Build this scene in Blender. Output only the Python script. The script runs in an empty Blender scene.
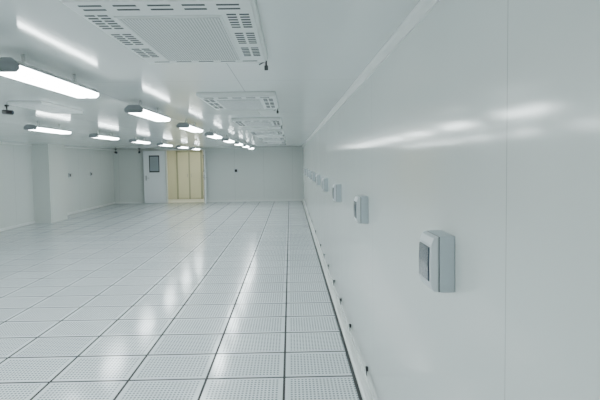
import bpy, bmesh, math, random
from mathutils import Vector, Matrix
random.seed(3)
XR=0.53; XL=-7.3; YB=-3.5; YF=24.8; H=2.257; CH=1.667

# ---------------- materials ----------------
def newmat(name, col, rough=0.4, metal=0.0, emis=None, estr=0.0, spec=0.5):
    m=bpy.data.materials.new(name); m.use_nodes=True
    b=m.node_tree.nodes['Principled BSDF']
    b.inputs['Base Color'].default_value=(*col,1); b.inputs['Roughness'].default_value=rough
    b.inputs['Metallic'].default_value=metal
    b.inputs['Specular IOR Level'].default_value=spec
    if emis:
        b.inputs['Emission Color'].default_value=(*emis,1); b.inputs['Emission Strength'].default_value=estr
    return m
class G:
    def __init__(s,m): s.t=m.node_tree; s.n=s.t.nodes; s.l=s.t.links
    def put(s,sock,v):
        if hasattr(v,'links') or hasattr(v,'is_linked'): s.l.new(v,sock)
        else: sock.default_value=v
    def m(s,op,a,b=None,c=None):
        n=s.n.new('ShaderNodeMath'); n.operation=op
        for i,v in enumerate((a,b,c)):
            if v is not None: s.put(n.inputs[i],v)
        return n.outputs[0]
    def pos(s):
        n=s.n.new('ShaderNodeNewGeometry'); x=s.n.new('ShaderNodeSeparateXYZ'); s.l.new(n.outputs['Position'],x.inputs[0]); return n.outputs['Position'],x.outputs
    def mix(s,f,a,b):
        n=s.n.new('ShaderNodeMix'); n.data_type='RGBA'
        s.put(n.inputs[0],f); s.put(n.inputs[6],a); s.put(n.inputs[7],b); return n.outputs[2]
    def noise(s,vec,sc,det=2):
        n=s.n.new('ShaderNodeTexNoise'); n.inputs['Scale'].default_value=sc; n.inputs['Detail'].default_value=det
        s.l.new(vec,n.inputs['Vector']); return n.outputs['Fac']
    def line(s,co,period,phase,half):
        a=s.m('DIVIDE',s.m('SUBTRACT',co,phase),period)
        f=s.m('ABSOLUTE',s.m('SUBTRACT',s.m('FRACT',s.m('ADD',a,0.5)),0.5))
        return s.m('LESS_THAN',f,half/period)

def panelmat(name,col,rough,seam_axis,period,phase,half=0.002,seamdark=0.8,seam2=None,spec=0.5,bump=.05):
    m=newmat(name,col,rough,spec=spec); g=G(m); b=g.n['Principled BSDF']
    P,xyz=g.pos()
    s=g.line(xyz[seam_axis],period,phase,half)
    if seam2: s=g.m('MAXIMUM',s,g.line(xyz[seam2[0]],seam2[1],seam2[2],half))
    n=g.noise(P,0.8,3)
    c1=tuple(c*0.97 for c in col)+(1,); c0=tuple(min(1,c*1.02) for c in col)+(1,)
    base=g.mix(n,c1,c0)
    out=g.mix(s,base,tuple(c*seamdark for c in col)+(1,))
    g.l.new(out,b.inputs['Base Color'])
    r=g.m('ADD',g.m('MULTIPLY',g.noise(P,2.5,2),0.04),rough-0.02); g.l.new(r,b.inputs['Roughness'])
    bp=g.n.new('ShaderNodeBump'); bp.inputs['Strength'].default_value=bump; bp.inputs['Distance'].default_value=0.01
    g.l.new(g.noise(P,1.3,1),bp.inputs['Height']); g.l.new(bp.outputs[0],b.inputs['Normal'])
    return m
WALL=(0.80,0.84,0.81)
m_wallR=panelmat('wall_panel_right',(0.77,0.81,0.785),0.12,1,2.4,1.45,0.0025,0.68,spec=0.42)
m_wallL=panelmat('wall_panel_left',WALL,0.25,1,1.2,0.3,0.006,0.8)
m_wallF=panelmat('wall_panel_far',WALL,0.3,0,1.2,0.1,0.006,0.85)
m_ceil=panelmat('ceiling_panel',(0.75,0.79,0.775),0.12,0,1.2,0.53-0.9,0.003,0.6,(1,3.05,4.4))
m_trim=newmat('white_trim',(0.88,0.91,0.89),0.3)
m_white=newmat('painted_white_metal',(0.82,0.85,0.84),0.35)
m_acp=newmat('ac_panel_white',(0.80,0.83,0.82),0.4)
m_grey=newmat('box_grey_plastic',(0.74,0.78,0.81),0.35)
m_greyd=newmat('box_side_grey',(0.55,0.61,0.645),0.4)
m_dark=newmat('dark_plastic',(0.02,0.022,0.025),0.4)
m_cap=newmat('lamp_end_cap',(0.24,0.26,0.27),0.4)
m_slot=newmat('slot_dark',(0.07,0.08,0.08),0.7)
m_win=newmat('tinted_window',(0.03,0.045,0.07),0.12)
m_tube=newmat('fluorescent_tube_glow',(1,1,1),0.4,emis=(0.91,0.995,1.0),estr=30)
m_refl=newmat('lamp_housing',(0.88,0.90,0.90),0.25)
m_cream=newmat('cream_paint',(0.77,0.77,0.62),0.5)
m_creamd=newmat('cream_frame',(0.42,0.44,0.34),0.5)
m_glass=newmat('door_glass',(0.30,0.36,0.39),0.15)
m_doorw=newmat('door_leaf_paint',(0.90,0.94,0.97),0.35)
m_steel=newmat('steel',(0.5,0.52,0.53),0.3,metal=0.9)

m_perf=newmat('perforated_grille',(0.4,0.44,0.43),0.5); g=G(m_perf); P,x=g.pos()
def dots(g,x,y,p,r):
    fx=g.m('SUBTRACT',g.m('FRACT',g.m('DIVIDE',x,p)),0.5); fy=g.m('SUBTRACT',g.m('FRACT',g.m('DIVIDE',y,p)),0.5)
    d=g.m('SQRT',g.m('ADD',g.m('MULTIPLY',fx,fx),g.m('MULTIPLY',fy,fy)))
    return g.m('LESS_THAN',d,r)
d=dots(g,x[0],x[1],0.012,0.30)
g.l.new(g.mix(d,(0.68,0.71,0.70,1),(0.20,0.22,0.22,1)),g.n['Principled BSDF'].inputs['Base Color'])

# floor
m_floor=newmat('perforated_floor_tile',(0.6,0.65,0.68),0.3); g=G(m_floor); P,x=g.pos(); b=g.n['Principled BSDF']
lx=g.line(x[0],0.6,XR,0.009); ly=g.line(x[1],0.6,0.3,0.013)
seam=g.m('MAXIMUM',lx,ly)
nb=g.m('MAXIMUM',g.line(x[0],0.6,XR,0.035),g.line(x[1],0.6,0.3,0.045))
h=dots(g,x[0],g.m('MULTIPLY',x[1],0.66),0.0273,0.31)
h=g.m('MULTIPLY',h,g.m('SUBTRACT',1.0,nb))
fx=g.m('FLOOR',g.m('DIVIDE',g.m('SUBTRACT',x[0],XR),0.6)); fy=g.m('FLOOR',g.m('DIVIDE',g.m('SUBTRACT',x[1],0.3),0.6))
cx=g.n.new('ShaderNodeCombineXYZ'); g.l.new(fx,cx.inputs[0]); g.l.new(fy,cx.inputs[1])
wn=g.n.new('ShaderNodeTexWhiteNoise'); g.l.new(cx.outputs[0],wn.inputs['Vector'])
base=g.mix(wn.outputs['Value'],(0.84,0.89,0.925,1),(0.90,0.95,0.98,1))
base=g.mix(g.m('MULTIPLY',g.noise(P,1.5,4),0.12),base,(0.6,0.65,0.67,1))
c=g.mix(g.m('MULTIPLY',h,0.8),base,(0.16,0.20,0.225,1))
c=g.mix(seam,c,(0.010,0.012,0.014,1))
g.l.new(c,b.inputs['Base Color'])
r=g.m('ADD',g.m('MULTIPLY',wn.outputs['Value'],0.03),0.13); r=g.m('ADD',r,g.m('MULTIPLY',seam,0.6)); g.l.new(r,b.inputs['Roughness'])
bp=g.n.new('ShaderNodeBump'); bp.inputs['Strength'].default_value=0.1; bp.inputs['Distance'].default_value=0.001
g.l.new(g.m('SUBTRACT',1.0,g.m('MAXIMUM',h,seam)),bp.inputs['Height']); g.l.new(bp.outputs[0],b.inputs['Normal'])

# ---------------- mesh builder ----------------
class MB:
    def __init__(s): s.bm=bmesh.new(); s.mats=[]
    def mi(s,m):
        if m not in s.mats: s.mats.append(m)
        return s.mats.index(m)
    def merge(s,tb,m,mat=None):
        i=s.mi(m)
        for f in tb.faces: f.material_index=i
        if mat is not None: bmesh.ops.transform(tb,matrix=mat,verts=tb.verts)
        me=bpy.data.meshes.new('t'); tb.to_mesh(me); tb.free(); s.bm.from_mesh(me); bpy.data.meshes.remove(me)
    def box(s,lo,hi,m,bev=0,mat=None,seg=2):
        tb=bmesh.new(); bmesh.ops.create_cube(tb,size=1)
        for v in tb.verts: v.co=Vector([(lo[k]+hi[k])/2+v.co[k]*(hi[k]-lo[k]) for k in range(3)])
        if bev: bmesh.ops.bevel(tb,geom=tb.edges[:],offset=bev,segments=seg,profile=0.5,affect='EDGES')
        s.merge(tb,m,mat)
    def cyl(s,a,b,r,m,r2=None,seg=16,mat=None):
        a=Vector(a); b=Vector(b); d=b-a; tb=bmesh.new()
        bmesh.ops.create_cone(tb,cap_ends=True,segments=seg,radius1=r,radius2=r if r2 is None else r2,depth=d.length)
        q=d.to_track_quat('Z','Y').to_matrix().to_4x4()
        bmesh.ops.transform(tb,matrix=Matrix.Translation((a+b)/2)@q,verts=tb.verts)
        for f in tb.faces:
            if len(f.verts)==4: f.smooth=True
        s.merge(tb,m,mat)
    def sph(s,c,r,m,mat=None):
        tb=bmesh.new(); bmesh.ops.create_uvsphere(tb,u_segments=16,v_segments=10,radius=r)
        bmesh.ops.translate(tb,vec=Vector(c),verts=tb.verts)
        for f in tb.faces: f.smooth=True
        s.merge(tb,m,mat)
    def prism(s,pts,axis,a,b,m,bev=0,smooth=False):
        tb=bmesh.new(); vs=[]
        for p in pts:
            co=[0,0,0]; o=[k for k in range(3) if k!=axis]
            co[axis]=a; co[o[0]]=p[0]; co[o[1]]=p[1]; vs.append(tb.verts.new(co))
        f=tb.faces.new(vs); r=bmesh.ops.extrude_face_region(tb,geom=[f])
        vec=[0,0,0]; vec[axis]=b-a
        bmesh.ops.translate(tb,vec=vec,verts=[v for v in r['geom'] if isinstance(v,bmesh.types.BMVert)])
        bmesh.ops.recalc_face_normals(tb,faces=tb.faces)
        if bev: bmesh.ops.bevel(tb,geom=tb.edges[:],offset=bev,segments=2,profile=0.5,affect='EDGES')
        s.merge(tb,m)
    def obj(s,name,loc=(0,0,0)):
        me=bpy.data.meshes.new(name); s.bm.to_mesh(me); s.bm.free()
        for m in s.mats: me.materials.append(m)
        o=bpy.data.objects.new(name,me); o.location=loc; bpy.context.collection.objects.link(o); return o
def inst(o,loc):
    n=bpy.data.objects.new(o.name.split('.')[0],o.data); n.location=loc; bpy.context.collection.objects.link(n); return n

# ---------------- shell ----------------
T=0.1
def simple(name,lo,hi,m):
    k=MB(); k.box(lo,hi,m); return k.obj(name)
simple('floor',(XL-T,YB-T,-T),(XR+T,YF+T,0),m_floor)
simple('ceiling',(XL-T,YB-T,H),(XR+T,YF+T,H+T),m_ceil)
simple('wall_right',(XR,YB-T,0),(XR+T,YF+T,H),m_wallR)
simple('wall_left',(XL-T,YB-T,0),(XL,YF+T,H),m_wallL)
simple('wall_back',(XL,YB-T,0),(XR,YB,H),m_wallF)
DX0,DX1,DH=-5.12,-3.55,2.17
k=MB(); k.box((XL,YF,0),(DX0,YF+T,H),m_wallF); k.box((DX1,YF,0),(XR,YF+T,H),m_wallF); k.box((DX0,YF,DH),(DX1,YF+T,H),m_wallF); k.obj('wall_far')
k=MB(); k.box((XL,17.0,0),(-6.83,18.25,H),m_wallL); k.obj('support_pillar')
k=MB()
vx0,vx1,vy=DX0-0.5,DX1+0.6,YF+2.6
k.box((vx0,YF+T,-T),(vx1,vy,0),m_white); k.box((vx0,YF+T,2.4),(vx1,vy,2.5),m_cream)
k.box((vx0-T,YF+T,-T),(vx0,vy,2.5),m_cream); k.box((vx1,YF+T,-T),(vx1+T,vy,2.5),m_cream)
k.box((vx0-T,vy,-T),(vx1+T,vy+T,2.5),m_cream)
k.obj('vestibule_room')
k=MB(); y=vy-0.06; y1=vy-.001
k.box((-5.2,y,0),(-5.13,y1,2.2),m_creamd); k.box((-4.1,y,0),(-4.03,y1,2.2),m_creamd); k.box((-5.2,y,2.13),(-4.03,y1,2.2),m_creamd)
k.box((-5.13,y+.015,0.02),(-4.65,y1,2.13),m_cream,0.005); k.box((-4.58,y+.015,0.02),(-4.1,y1,2.13),m_cream,0.005)
k.box((-4.65,y+.02,0),(-4.58,y1,2.13),m_creamd)
k.cyl((-4.70,y-.03,1.0),(-4.70,y-.03,1.15),0.01,m_steel); k.cyl((-4.53,y-.03,1.0),(-4.53,y-.03,1.15),0.01,m_steel)
k.obj('door_2')
m_vl=newmat('vestibule_lamp_glow',(1,1,1),emis=(1.0,0.98,0.82),estr=30)
k=MB(); k.box((-4.9,YF+1.0,2.36),(-3.7,YF+1.25,2.4),m_white,0.005); k.box((-4.85,YF+1.03,2.345),(-3.75,YF+1.22,2.36),m_vl); k.obj('vestibule_ceiling_lamp')
k=MB(); f=0.05
k.box((DX0-f,YF-.02,0),(DX0+.01,YF+T,DH+f),m_white,.004); k.box((DX1-.01,YF-.02,0),(DX1+f,YF+T,DH+f),m_white,.004); k.box((DX0,YF-.02,DH),(DX1,YF+T,DH+f),m_white,.004)
k.obj('trim_door_frame')
def leaf(w,mat,name):
    k=MB(); t=0.045
    k.box((0,-t,0.01),(w,0,DH-.01),m_doorw,0.004)
    for a,s in ((-t,-1),(0,1)):
        def yb(p,q): return sorted((a+s*p,a+s*q))
        p=yb(0,.004); k.box((w*.26,p[0],1.28),(w*.74,p[1],1.98),m_dark,.001)
        p=yb(.004,.008); k.box((w*.30,p[0],1.33),(w*.70,p[1],1.93),m_glass)
        p=yb(0,.012); k.box((w-.12,p[0],.95),(w-.06,p[1],1.15),m_steel,.003)
        k.cyl((w-.09,a+s*.05,1.05),(w-.22,a+s*.05,1.05),.01,m_steel); k.cyl((w-.09,a+s*.05,1.05),(w-.09,a,1.05),.01,m_steel)
    for z in (.25,1.1,1.9): k.cyl((0,-t-.004,z-.05),(0,-t-.004,z+.05),.012,m_steel)
    o=k.obj(name); o.matrix_world=mat; return o
leaf(0.86,Matrix.Translation((DX0-.06,YF-.03,0))@Matrix.Rotation(math.radians(180+12),4,'Z'),'door_1')
leaf(0.78,Matrix.Translation((DX1-.01,YF-.04,0))@Matrix.Rotation(math.radians(180+102),4,'Z'),'door_3')

def coveR(name,m,y0,y1,low):
    k=MB()
    if low:
        pts=[(XR,0),(XR-.05,0),(XR-.05,.012),(XR-.03,.022),(XR-.016,.045),(XR-.01,.09),(XR,.09)]
    else:
        pts=[(XR,H),(XR-.036,H),(XR-.034,H-.006),(XR-.02,H-.014),(XR-.012,H-.026),(XR-.008,H-.04),(XR,H-.04)]
    k.prism(pts,1,y0,y1,m); return k.obj(name)
coveR('trim_ceiling_right',m_trim,YB,YF,False)
coveR('baseboard_right',m_trim,YB,YF,True)
k=MB(); k.box((XL,YB,0),(XL+.02,17.0,.08),m_trim,.004); k.box((XL,18.25,0),(XL+.02,YF,.08),m_trim,.004); k.obj('baseboard_left')
k=MB(); k.box((XL+.02,YF-.015,0),(DX0-.06,YF,.07),m_trim,.003); k.box((DX1+.06,YF-.015,0),(XR-.05,YF,.07),m_trim,.003); k.obj('baseboard_far')
k=MB(); k.box((XL,YB,H-.05),(XL+.03,17.0,H),m_trim,.004); k.box((XL,18.25,H-.05),(XL+.03,YF,H),m_trim,.004); k.obj('trim_ceiling_left')
k=MB(); k.box((XR-.075,YB,0),(XR-.054,YF,.008),m_dark); k.obj('trim_floor_gasket')

# ---------------- fluorescent fixtures ----------------
def fixture():
    k=MB(); L=1.26
    for yy in (.25,L-.25): k.cyl((0,yy,0),(0,yy,-.07),.010,m_refl)
    k.prism([(-.05,-.062),(.05,-.062),(.082,-.092),(-.082,-.092)],1,.012,L-.012,m_refl)
    k.prism([(-.082,-.092),(.082,-.092),(.082,-.112),(.066,-.126),(.02,-.128),(0,-.122),(-.02,-.128),(-.066,-.126),(-.082,-.112)],1,.014,L-.014,m_tube)
    for y0,y1 in ((0,.014),(L-.014,L)):
        k.prism([(-.086,-.09),(-.052,-.058),(.052,-.058),(.086,-.09),(.086,-.116),(.07,-.130),(-.07,-.130),(-.086,-.116)],1,y0,y1,m_cap,.003)
    for sx in (-1,1):
        k.box((sx*.086-.004,.014,-.096),(sx*.086+.004,L-.014,-.088),m_cap)
    return k.obj('fluorescent_light_fixture')
fx=None
for X,ys in ((-1.42,[-2.2,.4,3.0,5.5,8.0,10.6,13.2,15.8,18.4,21.0]),(-3.42,[-2.2,.35,2.9,5.4,7.95,10.5,13.1,15.8,18.4,21.0])):
    for yy in ys:
        if fx is None: fx=fixture(); fx.location=(X,yy,H)
        else: inst(fx,(X,yy,H))

# ---------------- ceiling air conditioners ----------------
def ac():
    k=MB(); W=.67; L=1.3
    k.box((0,0,-.03),(W,L,0),m_acp,.006)
    k.box((.012,.012,-.04),(W-.012,L-.012,-.03),m_acp,.004)
    gx0,gx1,gy0,gy1=.145,.525,.22,1.16
    k.box((gx0-.012,gy0-.012,-.045),(gx1+.012,gy1+.012,-.04),m_acp,.002)
    k.box((gx0,gy0,-.048),(gx1,gy1,-.045),m_perf)
    z0,z1=-.0415,-.039
    def slot(x0,x1,y0,y1):
        k.box((x0,y0,z0),(x1,y1,z1),m_slot)
    for e in (0.05,.105,L-.075):
        for j in range(5):
            x0=.055+j*.12
            slot(x0,x0+.08,e,e+.016)
    for sx in (0,1):
        for gsi in range(3):
            for j in range(6):
                yy=.19+gsi*.33+j*.042
                for c in range(2):
                    x0=(.03+c*.048) if not sx else (W-.03-.036-c*.048)
                    slot(x0,x0+.036,yy,yy+.016)
    k.cyl((W-.01,L+.005,-.0),(W-.01,L+.005,-.06),.005,m_dark); k.box((W-.02,L-.003,-.082),(W+.001,L+.012,-.055),m_dark,.003)
    k.cyl((W-.01,L+.005,-.03),(W-.05,L+.005,-.05),.004,m_dark)
    return k.obj('ceiling_air_conditioner')
a=ac(); a.location=(-.785,2.07,H)
for yy in (5.1,8.1,11.15,14.2,17.3): inst(a,(-.785,yy,H))
k=MB(); k.box((-.16,0,-.03),(.16,1.1,0),m_white,.006); 
for j in range(3): k.box((-.12+j*.085,.05,-.033),(-.05+j*.085,1.05,-.03),m_trim,.001)
s=k.obj('ceiling_air_diffuser'); s.location=(-2.45,5.6,H)

# ---------------- breaker boxes ----------------
def bbox():
    k=MB(); w=.175; hh=.185
    k.box((-.05,0,0),(0,w,hh),m_greyd,.004)
    k.box((-.054,.002,.002),(-.05,w-.002,hh-.002),m_cap)
    k.prism([(-.054,.001),(-.072,.006),(-.080,.028),(-.081,.09),(-.079,.155),(-.070,.179),(-.054,hh-.001)],1,.001,w-.001,m_grey,.003)
    k.prism([(-.0795,.034),(-.0845,.036),(-.0855,.09),(-.0835,.146),(-.078,.148)],1,.018,w-.018,m_win,.0015)
    return k.obj('breaker_box')
bx=bbox(); bx.location=(XR,1.90,1.232)
for i in range(1,9): inst(bx,(XR,1.90+2.14*i,1.232))
k=MB(); k.box((-.018,-.015,-.015),(0,.015,.015),m_dark,.004); k.cyl((-.010,0,-.015),(-.010,0,-.05),.004,m_dark)
co=k.obj('cable_outlet'); co.location=(XR,4.12,.19)
for yy in (5.3,6.3,7.3,8.4,9.4,10.5,12.6,14.7,16.9): inst(co,(XR,yy,.17))

def socket(name,loc,ax):
    k=MB()
    if ax=='x':
        k.box((0,-.08,-.07),(.03,.08,.07),m_grey,.006); k.box((.03,-.05,-.045),(.04,.05,.045),m_dark,.004)
    else:
        k.box((-.08,-.03,-.08),(.08,0,.08),m_grey,.006); k.box((-.05,-.04,-.055),(.05,-.03,.055),m_dark,.004)
    o=k.obj(name); o.location=loc
for i,yy in enumerate((19.8,21.9)): socket('wall_switch_box',(XL,yy,1.3),'x')
socket('wall_switch_box',(-2.25,YF,1.3),'y')
def cam(loc,rot,sc=1):
    k=MB(); k.cyl((0,0,0),(0,0,-.03),.045,m_dark); k.cyl((0,0,-.03),(0,0,-.10),.014,m_dark); k.cyl((0,.08,-.13),(0,-.12,-.15),.045,m_dark); k.cyl((0,-.12,-.15),(0,-.135,-.152),.03,m_win); k.sph((0,0,-.11),.025,m_dark)
    o=k.obj('security_camera'); o.location=loc; o.rotation_euler=(0,0,rot); o.scale=(sc,)*3
cam((-7.05,24.3,H),.5); cam((-6.1,24.3,H),.2); cam((-2.78,5.95,H),1.4,.5)

# ---------------- world + camera ----------------
w=bpy.data.worlds.new('world'); bpy.context.scene.world=w; w.use_nodes=True
w.node_tree.nodes['Background'].inputs[0].default_value=(.8,.9,.9,1); w.node_tree.nodes['Background'].inputs[1].default_value=.3
F=595; 
yc=Vector(((290-300)/F,(200-161)/F,-1)).normalized()
b=Vector((-.0157,1,0)); zc=(b-b.dot(yc)*yc).normalized(); xc=yc.cross(zc)
R=Matrix((xc,yc,zc))
cd=bpy.data.cameras.new('camera'); cd.sensor_width=36; cd.lens=36*F/600; cd.clip_start=.05; cd.clip_end=200
co=bpy.data.objects.new('camera',cd); bpy.context.collection.objects.link(co)
co.matrix_world=Matrix.Translation((0,0,CH))@R.to_4x4()
bpy.context.scene.camera=co
